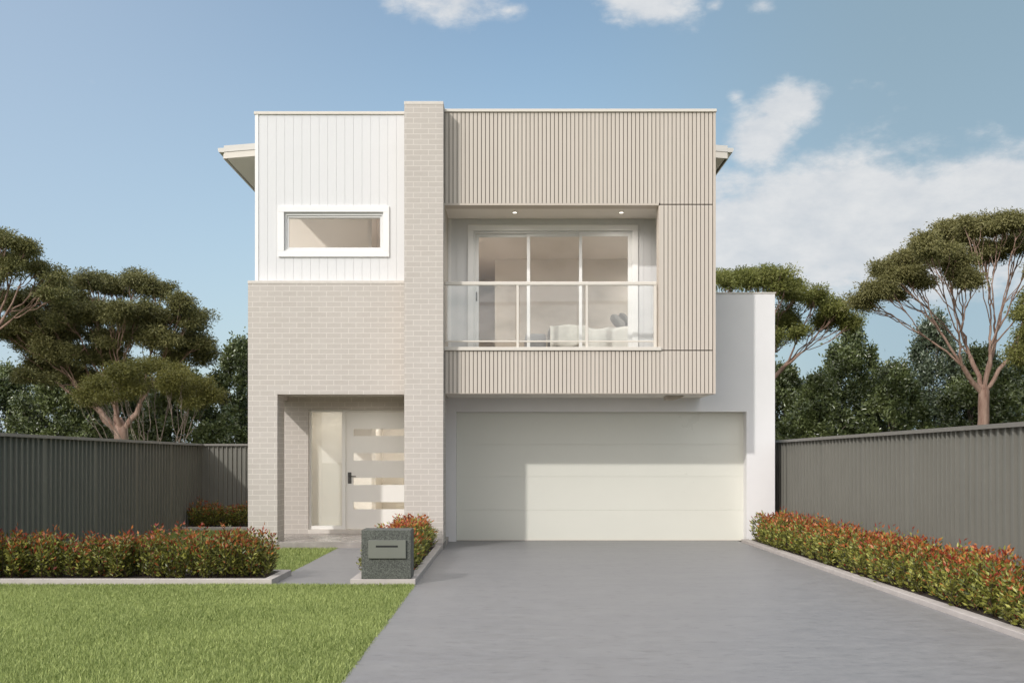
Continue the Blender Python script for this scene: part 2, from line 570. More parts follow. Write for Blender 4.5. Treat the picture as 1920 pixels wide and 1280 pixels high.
# left weatherboards, cut round the window
wx0, wx1, wz0, wz1 = PX(533, sC), PX(720, sC), PZ(471, sC), PZ(399.5, sC)
CX0, CZ1 = -3.893, 6.665
m = MB()
pitch = .1325
x = CX0 + .055
while x < XP0 - .01:
    a, b = x + .0014, min(x + pitch - .0014, XP0 - .002)
    cuts = sorted({a, b, *[q for q in (wx0, wx1) if a < q < b]})
    for p0, p1 in zip(cuts, cuts[1:]):
        if p0 >= wx0 - 1e-6 and p1 <= wx1 + 1e-6:
            m.box(p0, p1, yC, yC + .02, ZT - .03, wz0)
            m.box(p0, p1, yC, yC + .02, wz1, CZ1)
        else:
            m.box(p0, p1, yC, yC + .02, ZT - .03, CZ1)
    x += pitch
m.box(CX0, wx0, yC + .010, yC + .12, ZT - .03, CZ1)
m.box(wx1, XP0, yC + .010, yC + .12, ZT - .03, CZ1)
m.box(wx0, wx1, yC + .010, yC + .12, ZT - .03, wz0)
m.box(wx0, wx1, yC + .010, yC + .12, wz1, CZ1)
m.box(CX0, CX0 + .1, yC + .122, 18.75, ZT - .06, CZ1)
m.box(CX0, CX0 + .1, 18.75, 20.05, ZT - .06, 4.4)  # unseen side opening above this, added to let sun into the bathroom
m.box(CX0, CX0 + .1, 18.75, 20.05, 5.8, CZ1)
m.box(CX0, CX0 + .1, 20.05, 20.3, ZT - .06, CZ1)
m.box(CX0 - .0, XP0, 20.30, 20.4, ZT - .06, CZ1)
wb = m.build('weatherboard_wall', WHITE, house)
MB().box(CX0 - .006, CX0 + .048, yC - .012, yC + .05, ZT, CZ1, .003).build('corner_trim', WTRIM, wb)
MB().box(CX0 - .02, XP0, yC - .025, yC + .16, CZ1, CZ1 + .045, .004).box(CX0 - .02, CX0 + .16, yC + .162, 20.4, CZ1, CZ1 + .045, .004).build('parapet_capping', CREAM, wb)


def frame_rect(mb, x0, x1, z0, z1, w, y0, y1, bev=.003, wb_=None):
    """four butted frame members round an opening"""
    wb_ = w if wb_ is None else wb_
    mb.box(x0, x1, y0, y1, z1 - w, z1, bev)
    mb.box(x0, x1, y0, y1, z0, z0 + wb_, bev)
    mb.box(x0, x0 + w, y0, y1, z0 + wb_, z1 - w, bev)
    mb.box(x1 - w, x1, y0, y1, z0 + wb_, z1 - w, bev)
    return mb


# left window
tr = frame_rect(MB(), PX(522, sC), PX(730, sC), PZ(482, sC), PZ(387, sC), .092, yC - .035, yC - .0005, .004)
win = tr.build('window', WTRIM, house)
f = frame_rect(MB(), wx0, wx1, wz0, wz1, .034, yC + .012, yC + .09)
f = frame_rect(f, wx0 + .034, wx1 - .034, wz0 + .034, wz1 - .034, .030, yC + .035, yC + .075)
f.build('frame', FRAME, win)
MB().box(wx0 + .066, wx1 - .066, yC + .052, yC + .058, wz0 + .066, wz1 - .066).build('pane', GLASS, win)
MB().box(wx0 + .05, wx1 - .05, yC + .105, yC + .125, wz1 - .066, wz1 - .03, .004).build('blind', WTRIM, win)
# bathroom behind it
m = MB().box(-3.78, -1.6, 20.1, 20.14, 4.1, 6.3).box(-3.78, -1.6, yC + .13, 20.1, 4.06, 4.1).box(-3.78, -1.6, yC + .13, 20.1, 6.0, 6.04)
m.box(-3.785, -3.74, yC + .13, 18.75, 4.1, 6.0).box(-3.785, -3.74, 18.75, 20.05, 4.1, 4.4).box(-3.785, -3.74, 18.75, 20.05, 5.8, 6.0).box(-1.64, -1.6, yC + .13, 20.1, 4.1, 6.0).box(-2.25, -2.2, 19.3, 20.1, 4.1, 6.0)
m.build('window_room', ROOMWALL, house)

# ---- battened box with the balcony
BX0, BX1 = XP1, PX(1342, sX)
ZB0, ZB1, ZO = PZ(738, sX), 6.66, PZ(385, sX)
XO = PX(1235, sX)
ZS0, ZS1 = PZ(657, sX), PZ(650.5, sX)
yXb = yX + .024
m = MB()
BP, BWd = .0621, .0510
bands = [(BX0, XO - .0, ZO + .034, ZB1), (XO, BX1, ZO + .022, ZB1), (XO, BX1, ZS0 + .012, ZO + .004), (BX0, BX1, ZB0 + .012, ZS0 - .006)]
x = BX0 + .012
while x + BWd < BX1 - .03:
    for (a, b, z0, z1) in bands:
        if x >= a - .03 and x + BWd <= b + .04:
            if (x < XO - .03) == (b < BX1) or b == BX1 and a == BX0:
                m.box(x, x + BWd, yX, yXb, z0, z1)
    x += BP
box_ = m.build('batten_cladding', BATTEN, house)
m = MB()
m.box(BX0, BX1 - .005, yXb, Y(120.8), ZO + .034, ZB1)
m.box(XO + .031, BX1 - .005, yXb, Y(120.8), ZS0, ZO + .033)
m.box(BX0, BX1 - .005, yXb, Y(120.8), ZB0 + .011, ZS0)
m.box(BX1 - .1, BX1 - .005, Y(120.8), 19.8, ZB0 + .051, ZB1)
m.box(BX1 - .1, BX1 - .005, 19.8, 22.6, ZB0 + .051, 3.2)
m.box(BX1 - .1, BX1 - .005, 19.8, 22.6, 5.1, ZB1)
m.build('cladding_backing', BACKING, box_)
m = MB()
m.box(BX1 - .040, BX1, yX - .006, yX + .3, ZB0, ZB1, .002)          # corner trim
m.box(BX0, XO + .004, yX - .003, Y(120.8) + .004, ZO, ZO + .032, .002)   # head trim
m.box(XO, XO + .030, yX - .001, Y(120.8) + .003, ZS1, ZO - .002, .002)    # jamb lining
m.box(BX0, BX1 - .042, yX - .002, Y(120.8), ZB0, ZB0 + .010, .001)
m.build('cladding_trim', BEIGE, box_)
MB().box(BX0, BX1 + .012, yX - .03, yX + .26, ZB1, ZB1 + .044, .004).build('parapet_capping', CREAM, box_)
MB().box(BX0, PX(1240, sX), yX - .03, yX + .20, ZS0, ZS1, .004).build('sill_capping', CREAM, box_)
MB().box(BX0, BX1 - .008, Y(120.8) + .001, yW - .002, ZB0 + .006, ZB0 + .05).build('box_soffit', SOFFIT, house)
MB().box(BX0 + .002, BX1 - .105, Y(120.8) + .005, yR - .001, ZO + .022, ZO + .07).build('balcony_ceiling', SOFFIT, house)
MB().prism([(2.50, ZB0 + .004), (2.50, ZB0 - .058), (2.60, ZB0 - .062), (2.68, ZB0 - .05), (2.76, ZB0 - .02), (2.80, ZB0 + .004)], 'y', 18.9, 19.15).build('soffit_fitting', BEIGE, house)
FZ = 2.93
MB().box(BX0 + .002, BX1 - .105, Y(120.8) + .001, yR - .001, FZ - .15, FZ).build('balcony_floor', CREAM, house)
MB().box(BX0 + .002, BX1 - .105, Y(120.8) + .006, Y(120.8) + .03, FZ, ZS0).build('balcony_upstand', WHITE, house)

# balcony rear wall of vertical boards round the sliding doors
dx0, dx1, dz1 = PX(888, sR), PX(1187, sR), PZ(433, sR)
m = MB()
x = BX0
while x < BX1 - .11:
    a, b = x + .002, min(x + pitch - .002, BX1 - .108)
    cuts = sorted({a, b, *[q for q in (dx0, dx1) if a < q < b]})
    for p0, p1 in zip(cuts, cuts[1:]):
        if p0 >= dx0 - 1e-6 and p1 <= dx1 + 1e-6:
            m.box(p0, p1, yR, yR + .016, dz1, ZO + .021)
        else:
            m.box(p0, p1, yR, yR + .016, FZ + .002, ZO + .021)
    x += pitch
m.box(BX0, dx0, yR + .008, yR + .16, FZ, ZO + .02)
m.box(dx1, BX1 - .105, yR + .008, yR + .16, FZ, ZO + .02)
m.box(dx0, dx1, yR + .008, yR + .16, dz1, ZO + .02)
m.build('balcony_wall', WHITE, house)
MB().box(BX0 - .0, BX0 + .05, yR - .02, yR - .001, FZ + .002, ZO + .02, .002).build('balcony_trim', WTRIM, house)

sd = frame_rect(MB(), PX(877, sR), PX(1196.5, sR), FZ + .003, PZ(422, sR), .095, yR - .028, yR - .0005, .004, .02)
sd = sd.build('sliding_door', WTRIM, house)
fz0, fz1 = FZ + .004, dz1
f = frame_rect(MB(), dx0, dx1, fz0, fz1, .030, yR + .02, yR + .15)
f.build('frame', FRAME, sd)
pan = [(dx0 + .030, PX(994, 114.6), yR + .100, yR + .135), (PX(987.8, 114.6), PX(1091, 114.6), yR + .062, yR + .097), (PX(1085, 114.6), dx1 - .030, yR + .024, yR + .059)]
for i, (a, b, y0, y1) in enumerate(pan):
    lw = .052
    q = frame_rect(MB(), a, b, fz0 + .03, fz1 - .030, lw, y0, y1, .003, .075)
    q = q.build('door_leaf', FRAME, sd)
    ym = (y0 + y1) / 2
    MB().box(a + lw, b - lw, ym - .004, ym + .004, fz0 + .105, fz1 - .082).build('pane', GLASS, sd)
MB().box(PX(892.3, sR), PX(894.6, sR), yR + .075, yR + .098, PZ(563, sR), PZ(546, sR), .003).build('door_handle', METAL, sd)

# balustrade
yBal = Y(122.0)
z0r, z1r = PZ(535.2, 122), PZ(528, 122)
bal = MB().box(BX0 + .001, PX(1231.5, 122), yBal - .022, yBal + .03, z0r, z1r, .012).build('balustrade', CREAM, house)
MB().box(BX0 + .001, PX(1226, 122), yBal - .008, yBal + .018, PZ(641, 122), PZ(638.2, 122), .004).build('bottom_rail', CREAM, bal)
posts = [(968.2, 973.2), (1097.8, 1102.8), (1225.6, 1231)]
for a, b in posts:
    MB().box(PX(a, 122), PX(b, 122), yBal - .019, yBal + .022, ZS1, z0r - .001, .004).build('post', CREAM, bal)
ed = [(BX0 + .03, PX(967, 122)), (PX(974.2, 122), PX(1096.8, 122)), (PX(1103.8, 122), PX(1224.6, 122))]
for a, b in ed:
    MB().box(a, b, yBal + .001, yBal + .009, PZ(638, 122) + .002, z0r - .002).build('glass_panel', BGLASS, bal)

# ceiling downlights: two in the balcony soffit, the others unseen, added to brighten the rooms and porch
def downlight(lx, ly, lz, watts):
    rim = MB().tube([(lx, ly, lz - .012), (lx, ly, lz - .001)], .042, 20).build('downlight', WTRIM, house)
    MB().tube([(lx, ly, lz - .016), (lx, ly, lz - .0125)], .030, 20).build('lens', LAMP, rim)
    sp = bpy.data.lights.new('downlight_lamp', 'SPOT')
    sp.energy = watts
    sp.color = (1, .93, .85)
    sp.spot_size = math.radians(160)
    sp.spot_blend = .8
    sp.shadow_soft_size = .04
    so = bpy.data.objects.new('downlight_lamp', sp)
    COL.objects.link(so)
    place(so, (lx, ly, lz - .03), rim)


for px in (965, 1165):
    downlight(PX(px, 118.7), Y(118.7), ZO + .022, 34.0)

# ---- garage front
gx0, gx1, gz = PX(855, sW), PX(1399.8, sW), PZ(771.2, sW)
XR = PX(1453, sW)
m = MB()
m.box(-1.10, gx0, yW, yW + .35, -.1, ZB0 + .006)
m.box(gx0, gx1, yW, yW + .35, gz, ZB0 + .006)
m.box(gx1, XR, yW, yW + .35, -.1, ZB0 + .006)
m.box(BX1 - .004, XR, yW, yW + .35, ZB0 + .006, 4.08)
m.box(XR - .25, XR, yW + .35, 28, -.1, 4.08)
gw = m.build('garage_wall', RENDER, house)
MB().box(BX1 - .004, XR + .015, yW - .015, yW + .37, 4.08, 4.10, .003).box(XR - .27, XR + .015, yW + .372, 28, 4.08, 4.10, .003).build('parapet_capping', CREAM, gw)
MB().box(BX1 - .1, XR - .25, yW + .36, 28, 3.7, 3.8).build('garage_roof', GUTTER, house)
m = MB()
zz = [.006, PZ(955.5, sD), PZ(893, sD), PZ(833, sD), gz + .02]
for a, b in zip(zz, zz[1:]):
    m.box(gx0 - .02, gx1 + .02, yD, yD + .04, a + .0006, b - .0006, .0022)
m.box(gx0 - .02, gx1 + .02, yD + .02, yD + .06, .006, gz + .02)
gd = m.build('garage_door', GDOOR, house)
MB().box(gx0, gx1, yD - .012, yD - .001, .001, .016).build('door_seal', CREAM, gd)
MB().box(gx0 - .2, gx1 + .2, 20.05, 27.5, -.1, -.004).build('garage_floor', SLAB, house)

# ---- front door and sidelight
dxa, dxb, dza, dzb = PX(578, sPB), XP0 + .02, .163, PZ(768, sPB)
MB().box(-3.39, XP0, yPB - .02, yPB + .3, SLZ, .163, .004).build('door_step', BRICKCAP, house)
yF = yPB + .06
xm0, xm1 = PX(641, 110), PX(648, 110)
m = MB()
m.box(dxa, dxa + .04, yF, yF + .1, dza, dzb, .003).box(xm0, xm1, yF, yF + .1, dza, dzb - .034, .003)
m.box(dxa + .04, dxb, yF, yF + .1, dzb - .034, dzb, .003).box(dxa + .04, xm0, yF, yF + .1, dza, dza + .06, .003)
fd = m.build('front_door', FDOOR, house)
MB().box(dxa + .041, xm0 - .001, yF + .045, yF + .053, dza + .06, dzb - .036).build('sidelight', GLASS, fd)
lit = [(804, 816.8), (849, 863), (895, 908.4), (940.6, 954)]
s_ = 109.7
x0d, x1d = xm1 + .004, XP0 + .2
xl0, xl1 = PX(663, s_), x1d - .19
m = MB()
yd0, yd1 = yF + .03, yF + .075
m.box(x0d, xl0, yd0, yd1, dza + .008, dzb - .038)
m.box(xl1, x1d, yd0, yd1, dza + .008, dzb - .038)
zs = [dzb - .038] + [q for t, b in lit for q in (PZ(t, s_), PZ(b, s_))] + [dza + .008]
for i in range(0, len(zs), 2):
    m.box(xl0, xl1, yd0, yd1, zs[i + 1], zs[i])
lf = m.build('door_leaf', FDOOR, fd)
for t, b in lit:
    MB().box(xl0, xl1, yd0 + .018, yd0 + .026, PZ(b, s_), PZ(t, s_)).build('pane', GLASS, fd)
hx = PX(656, s_)
h = MB().box(hx - .03, hx + .03, yd0 - .008, yd0 - .0005, PZ(906, s_), PZ(885, s_), .003)
h.tube([(hx, yd0, PZ(892.5, s_)), (hx, yd0 - .05, PZ(892.5, s_))], .011)
h.tube([(hx - .01, yd0 - .05, PZ(892.5, s_)), (hx + .09, yd0 - .05, PZ(892.5, s_)), (hx + .105, yd0 - .035, PZ(892.5, s_))], .009)
h.build('door_handle', METAL, fd)
MB().box(-3.42, xm1 + .02, yF + .16, yF + .164, .165, 2.44).build('curtain', SHEER, house)
# hall behind the door
m = MB().box(-3.5, -1.2, 24.2, 24.25, 0, 2.5).box(-3.5, -1.2, yPB + .31, 24.2, .05, .15).box(-3.5, -1.2, yPB + .3, 24.2, 2.45, 2.5)
m.box(-3.5, -3.45, yPB + .3, 21.2, .15, 2.45).box(-3.5, -3.45, 21.2, 23.8, .15, .75).box(-3.5, -3.45, 23.8, 24.2, .15, 2.45).box(-1.25, -1.2, yPB + .3, 24.2, .15, 2.45)
m.box(-2.62, -2.54, 23.0, 24.2, .15, 2.45)
m.build('hall', HALLWALL, house)

# ---- bedroom behind the balcony
yR2 = yR + .17
yBk = Y(98.5)
RCZ = 5.16
m = MB()
xk = PX(928, 98.5)
m.box(xk, 3.05, yBk, yBk + .1, FZ, RCZ)
m.box(xk, xk + .1, yBk + .1, 25.4, FZ, RCZ)
m.box(-1.4, xk, 25.3, 25.4, FZ, RCZ)
m.box(-1.45, -1.4, yR2, 25.3, FZ, RCZ)
m.box(3.0, 3.05, yR2, 19.8, FZ, RCZ)
m.box(3.0, 3.05, 19.8, yBk, FZ, 3.2)  # unseen side opening above this, added to light the bedroom
m.box(3.0, 3.05, 19.8, yBk, 5.1, RCZ)
m.box(-1.4, 3.0, yR2, 25.3, RCZ, RCZ + .05)
m.build('bedroom_wall', ROOMWALL, house)
MB().box(-1.4, 3.0, yR2, 25.3, FZ - .06, FZ).build('bedroom_floor', FLOORW, house)

# ---- roof behind the parapets, low gable
sG = 112.0
yG = Y(sG)
xe0, xe1 = PX(420, sG), PX(1364, sG)
rid = (xe0 + xe1) / 2
slope = .08
ze = PZ(285.6, sG)
def gable(z_off, th, x0=xe0, x1=xe1):
    h0, hr = ze + z_off, ze + z_off + slope * (rid - xe0)
    return [(x0, h0), (rid, hr), (x1, h0), (x1, h0 + th), (rid, hr + th), (x0, h0 + th)]
roof = MB().prism(gable(.06, .03), 'y', yG + .03, 30).build('roof', GUTTER, house)
MB().prism(gable(.003, .104), 'y', yG - .012, yG + .028).build('barge_capping', GUTTER, roof)
MB().prism(gable(-.104, .104), 'y', yG, yG + .028).build('bargeboard', CREAM, roof)
MB().prism([(xe0 + .03, ze - .06), (rid, ze - .06 + slope * (rid - xe0)), (xe1 - .03, ze - .06), (xe1 - .03, ze - .09), (rid, ze - .09 + slope * (rid - xe0)), (xe0 + .03, ze - .09)][::-1], 'y', yG + .029, 30).build('eave_soffit', SOFFIT, roof)
for a, sg in ((xe0, -1), (xe1, 1)):
    q = [(a + sg * .001, ze - .002), (a + sg * .001, ze + .072), (a + sg * .10, ze + .068), (a + sg * .10, ze + .03), (a + sg * .085, ze - .002)]
    MB().prism(q, 'y', yG - .01, 30).build('gutter', GUTTER, roof)
    MB().box(a, a + sg * .02, yG + .03, 30, ze - .10, ze + .004).build('fascia', CREAM, roof)
# upper side and back walls of the main body
m = MB().box(-4.05, -3.97, 20.42, 30, 3.9, 6.38).box(3.09, 3.18, 22.6, 30, 2.3, 6.38).box(-4.05, 3.18, 29.0, 29.1, 0, 6.38)
m.build('body_wall', RENDER, house)

for lx, ly, w_ in ((2.75, 20.4, 60), (2.75, 22.0, 60), (-.95, 20.6, 50), (-.95, 22.2, 50)):  # bedroom fill lamps, added outside the view
    downlight(lx, ly, RCZ, w_)
downlight(-2.3, 19.5, 2.56, 26)  # porch fill lamp, added above the lintel to brighten the door
downlight(-2.9, 19.4, 6.0, 12)  # this and the next: bathroom fill lamps, added out of sight
downlight(-1.9, 19.4, 6.0, 12)
downlight(-2.1, 21.6, 2.45, 30)  # hall fill lamps from here on, added out of sight
downlight(-3.0, 21.1, 2.45, 70)  # added to light the curtain from behind
downlight(-2.1, 23.2, 2.45, 30)

# ------------------------------------------------------------------ bedroom furniture
def cushion(name, mat, c, size, rot=(0, 0, 0), label=None, cat=None, group=None):
    """soft superellipsoid pillow"""
    mb = MB()
    n1, n2 = 20, 14
    vs, fs = [], []
    R = Matrix.Rotation(rot[2], 3, 'Z') @ Matrix.Rotation(rot[1], 3, 'Y') @ Matrix.Rotation(rot[0], 3, 'X')
    rs = random.Random(name + str(c))
    ph = [rs.uniform(0, 6.28) for _ in range(4)]
    e = lambda t, p: math.copysign(abs(t) ** p, t)
    for j in range(n2 + 1):
        v = -math.pi / 2 + math.pi * j / n2
        for i in range(n1):
            u = 2 * math.pi * i / n1
            k = 1 + .03 * math.sin(3 * u + ph[0]) + .02 * math.sin(5 * v + ph[1])
            q = Vector((size[0] * e(math.cos(v), .8) * e(math.cos(u), .5) * k, size[1] * e(math.cos(v), .8) * e(math.sin(u), .5) * k, size[2] * e(math.sin(v), 1.0) * k))
            vs.append(Vector(c) + R @ q)
    for j in range(n2):
        for i in range(n1):
            i2 = (i + 1) % n1
            fs.append((j * n1 + i, j * n1 + i2, (j + 1) * n1 + i2, (j + 1) * n1 + i))
    mb.add(vs, fs, True)
    o = mb.build(name, mat)
    return tag(o, label, cat, group)


bx0, bx1, by0, by1 = .72, 2.62, 20.35, 21.85
bed = thing('bed', 'bed beside the bedroom glass doors, its side towards the balcony', 'bed', ((bx0 + bx1) / 2, 21.1, FZ))
MB().box(bx0, bx1, by0 + .02, by1, FZ + .1, FZ + .3, .02).build('bed_base', BENCHFAB, bed)
MB().box(bx0 + .01, bx1, by0 + .03, by1 - .01, FZ + .3, FZ + .56, .05).build('mattress', LINEN, bed)
MB().box(bx1 + .005, bx1 + .1, by0 - .05, by1 + .05, FZ, FZ + 1.05, .03).build('headboard', BENCHFAB, bed)
# rumpled duvet: a draped sheet with thickness
def drape(name, mat, x0, x1, y0, y1, ztop, drop, seed, label, cat, amp=.018):
    rs = np.random.default_rng(seed)
    nx, ny = 46, 60
    ph = rs.uniform(0, 6.28, 12)
    vs, fs = [], []
    wy = (y1 - y0) + 2 * drop
    for i in range(nx):
        u = i / (nx - 1)
        for j in range(ny):
            t = j / (ny - 1) * wy
            x = x0 + (x1 - x0) * u
            r = .07
            if t < drop:
                yy, z = y0 - .02, ztop - (drop - t)
            elif t > wy - drop:
                yy, z = y1 + .02, ztop - (t - wy + drop)
            else:
                yy, z = y0 + (t - drop), ztop
                d = min(yy - y0, y1 - yy)
                if d < r:
                    z -= r - math.sqrt(max(0, r * r - (r - d) ** 2))
            w = amp * (math.sin(9 * x + 5 * t + ph[0]) + .7 * math.sin(17 * x - 7 * t + ph[1]) + .5 * math.sin(26 * t + 4 * x + ph[2]))
            fold = .02 * math.sin(16 * x + ph[3] + 1.3 * math.sin(5 * x)) if (t < drop or t > wy - drop) else 0
            vs.append((x, yy + (fold if t < drop else -fold), z + w))
    for i in range(nx - 1):
        for j in range(ny - 1):
            fs.append((i * ny + j, (i + 1) * ny + j, (i + 1) * ny + j + 1, i * ny + j + 1))
    mb = MB().add(vs, fs, True)
    o = mb.build(name, mat)
    s = o.modifiers.new('thick', 'SOLIDIFY')
    s.thickness = .03
    return tag(o, label, cat)
drape('duvet', LINEN, bx0 + .25, bx1 - .45, by0, by1, FZ + .67, .42, 3, 'rumpled white duvet spread over the bed behind the balcony glass', 'duvet')
drape('throw_blanket', plain("throw_wool", (.60, .565, .51), .95, .08, 20, .5, 150), bx0 - .0, bx0 + .62, by0 - .03, by1 + .03, FZ + .71, .36, 8, 'pale knitted throw blanket laid across the foot of the bed', 'blanket', .012)
cushion('pillow', GREYFAB, (1.90, 20.66, FZ + .80), (.15, .24, .075), (0, .75, 0), 'dark grey pillow nearer the window, propped on the white bed', 'pillow', 'grey pillows on the bed')
cushion('pillow', GREYFAB, (2.06, 20.95, FZ + .83), (.17, .25, .08), (0, .9, 0), 'dark grey pillow leaning against the headboard of the bed', 'pillow', 'grey pillows on the bed')
cushion('pillow', LINEN, (2.42, 20.70, FZ + .74), (.24, .33, .10), (0, .5, 0), 'white pillow at the head of the bed behind the glass', 'pillow')
bn = thing('bench', 'low grey upholstered bench at the foot of the bed', 'bench', (.48, 20.9, FZ))
MB().box(.30, .66, 20.5, 21.7, FZ + .28, FZ + .58, .04).build('seat', BENCHFAB, bn)
for a in (.34, .58):
    for b in (20.55, 21.61):
        MB().box(a, a + .04, b, b + .04, FZ, FZ + .279, .004).build('leg', METAL, bn)

# ------------------------------------------------------------------ letterbox
mx0, mx1 = PX(677.5, 174.8), PX(770.5, 174.8)
my0, my1 = yK + .004, Y(169.5)
mz0, mz1 = .0645, PZ(993, 174.8)
mbx = thing('letterbox', 'square dark speckled stone letterbox standing by the driveway corner', 'letterbox', ((mx0 + mx1) / 2, (my0 + my1) / 2, mz0))
MB().box(mx0, mx1, my0, my1, mz0, mz1, .005).build('pillar', GRANITE, mbx)
fp = MB().box(PX(689, 176), PX(760, 176), my0 - .03, my0 - .0005, PZ(1047.3, 176), PZ(1013, 176), .004).build('front_plate', PLATE, mbx)
MB().box(PX(703.5, 176), PX(745, 176), my0 - .0325, my0 - .0302, PZ(1026.3, 176), PZ(1022.8, 176), .0008).build('mail_slot', DARK, fp)

# ------------------------------------------------------------------ steel fences
FH = 1.675
def fence(p0, p1, posts, side, label, group=None, zb=0.0):
    """ribbed steel fence from p0 to p1 (plan points); side = +1 if the shown face is on the left of the run"""
    p0, p1 = Vector((*p0, 0)), Vector((*p1, 0))
    d = (p1 - p0).normalized()
    nrm = Vector((-d.y, d.x, 0)) * side
    root = thing('steel_fence', label, 'fence', (p0 + p1) / 2, group)
    L = (p1 - p0).length
    def bar(mb, a, b, n0, n1, z0, z1):
        q = [p0 + d * a + nrm * n0, p0 + d * b + nrm * n0, p0 + d * b + nrm * n1, p0 + d * a + nrm * n1]
        mb.add([(*v.xy, z0) for v in q] + [(*v.xy, z1) for v in q], [(0, 3, 2, 1), (4, 5, 6, 7), (0, 1, 5, 4), (1, 2, 6, 5), (2, 3, 7, 6), (3, 0, 4, 7)])
        return mb
    for a, b in zip(posts, posts[1:]):
        n = 11
        st = a + .046
        pt = (b - a - .092) / n
        prof = []
        for k in range(n):
            o = st + k * pt
            prof += [(o, 0), (o + pt * .70, 0), (o + pt * .715, .034), (o + pt * .93, .034)]
        prof.append((st + n * pt, 0))
        vs, fs = [], []
        for (t, h) in prof:
            q = p0 + d * t + nrm * h
            vs += [(*q.xy, zb + .03), (*q.xy, FH - .03)]
        for k in range(len(prof) - 1):
            fs.append((2 * k, 2 * k + 2, 2 * k + 3, 2 * k + 1))
        o = MB().add(vs, fs).build('panel', FENCE, root, fix=False)
        sm = o.modifiers.new('sheet', 'SOLIDIFY')
        sm.thickness = .002
    for a in posts:
        bar(MB(), a - .046, a + .046, -.02, .012, zb - .3, FH - .005).build('post', FENCE, root)
    for a, b in zip(posts, posts[1:]):
        r = bar(MB(), a + .0005, b - .0005, -.022, .072, FH - .042, FH)
        r.build('top_rail', RAIL, root)
        bar(MB(), a + .047, b - .047, -.018, .04, zb - .02, zb + .06).build('bottom_rail', RAIL, root)
    return root


pl = [F * 6.3 / (952 - q) for q in (81, 176.6, 254, 319, 376)]
pl = [pl[0] - 2.05 * k for k in range(2, 0, -1)] + pl
fence((-6.3, 0), (-6.3, pl[-1]), pl, -1, 'long dark ribbed steel fence in shade along the left lawn')
yc = pl[-1]
fence((-6.3, yc), (-3.0, yc), [.05, 1.17, 2.29, 3.3], -1, 'short ribbed steel fence across the back, between left fence and brick wall')
pr = [F * 4.6 / (q - 952) for q in (1809, 1714, 1620, 1545, 1478)]
pr = [pr[0] - 1.9 * k for k in range(5, 0, -1)] + pr + [pr[-1] + 2.0, pr[-1] + 4.0]
fence((4.6, 0), (4.6, pr[-1]), pr, 1, 'long sunlit grey ribbed steel fence along the right of the driveway')


# ------------------------------------------------------------------ plants
def np_mesh(name, v, tris, colours=None, mats=(), smooth=False):
    me = bpy.data.meshes.new(name)
    nv, nt = len(v), len(tris)
    me.vertices.add(nv)
    me.vertices.foreach_set('co', np.ascontiguousarray(v, dtype=np.float32).ravel())
    me.loops.add(nt * 3)
    me.loops.foreach_set('vertex_index', np.ascontiguousarray(tris, dtype=np.int32).ravel())
    me.polygons.add(nt)
    me.polygons.foreach_set('loop_start', np.arange(0, nt * 3, 3, dtype=np.int32))
    me.polygons.foreach_set('loop_total', np.full(nt, 3, dtype=np.int32))
    if smooth:
        me.polygons.foreach_set('use_smooth', np.ones(nt, dtype=bool))
    me.update(calc_edges=True)
    if colours is not None:
        at = me.color_attributes.new('leaf_colour', 'FLOAT_COLOR', 'POINT')
        c = np.ones((nv, 4), dtype=np.float32)
        c[:, :3] = colours
        at.data.foreach_set('color', c.ravel())
    for m in mats:
        me.materials.append(m)
    return me


def unit(a):
    return a / np.maximum(np.linalg.norm(a, axis=1, keepdims=True), 1e-9)


def leaf_arrays(c, L, Wd, rng, dirs, fold=.2):
    n = len(c)
    d = unit(dirs)
    s = unit(np.cross(d, unit(rng.normal(size=(n, 3)))))
    nn = np.cross(d, s)
    L = (L * rng.uniform(.65, 1.3, n))[:, None]
    w = (Wd * rng.uniform(.7, 1.25, n))[:, None]
    v = np.stack([c, c + d * L * .45 + s * w * .5 + nn * w * fold, c + d * L, c + d * L * .45 - s * w * .5 + nn * w * fold], 1).reshape(-1, 3)
    b = np.arange(n)[:, None] * 4
    t = np.concatenate([b + np.array([[0, 1, 2]]), b + np.array([[0, 2, 3]])], 1).reshape(-1, 3)
    return v, t


def tubes_mesh(mb, p, q, d0, r0, r1, rng, seg=5, n=6, wob=.06):
    p, q = np.array(p), np.array(q)
    L = np.linalg.norm(q - p)
    m0 = np.array(d0) * L * .9
    m1 = (q - p) * 1.0 + np.array([0, 0, .25 * L])
    pts, rad = [], []
    for i in range(seg + 1):
        t = i / seg
        h = (2 * t ** 3 - 3 * t ** 2 + 1) * p + (t ** 3 - 2 * t ** 2 + t) * m0 + (-2 * t ** 3 + 3 * t ** 2) * q + (t ** 3 - t ** 2) * m1
        if 0 < i < seg:
            h = h + rng.normal(size=3) * wob * L * .35
        pts.append(h)
        rad.append(r0 + (r1 - r0) * t)
    mb.tube(pts, rad, n, cap=False)
    e = pts[-1] - pts[-2]
    return e / max(np.linalg.norm(e), 1e-6)


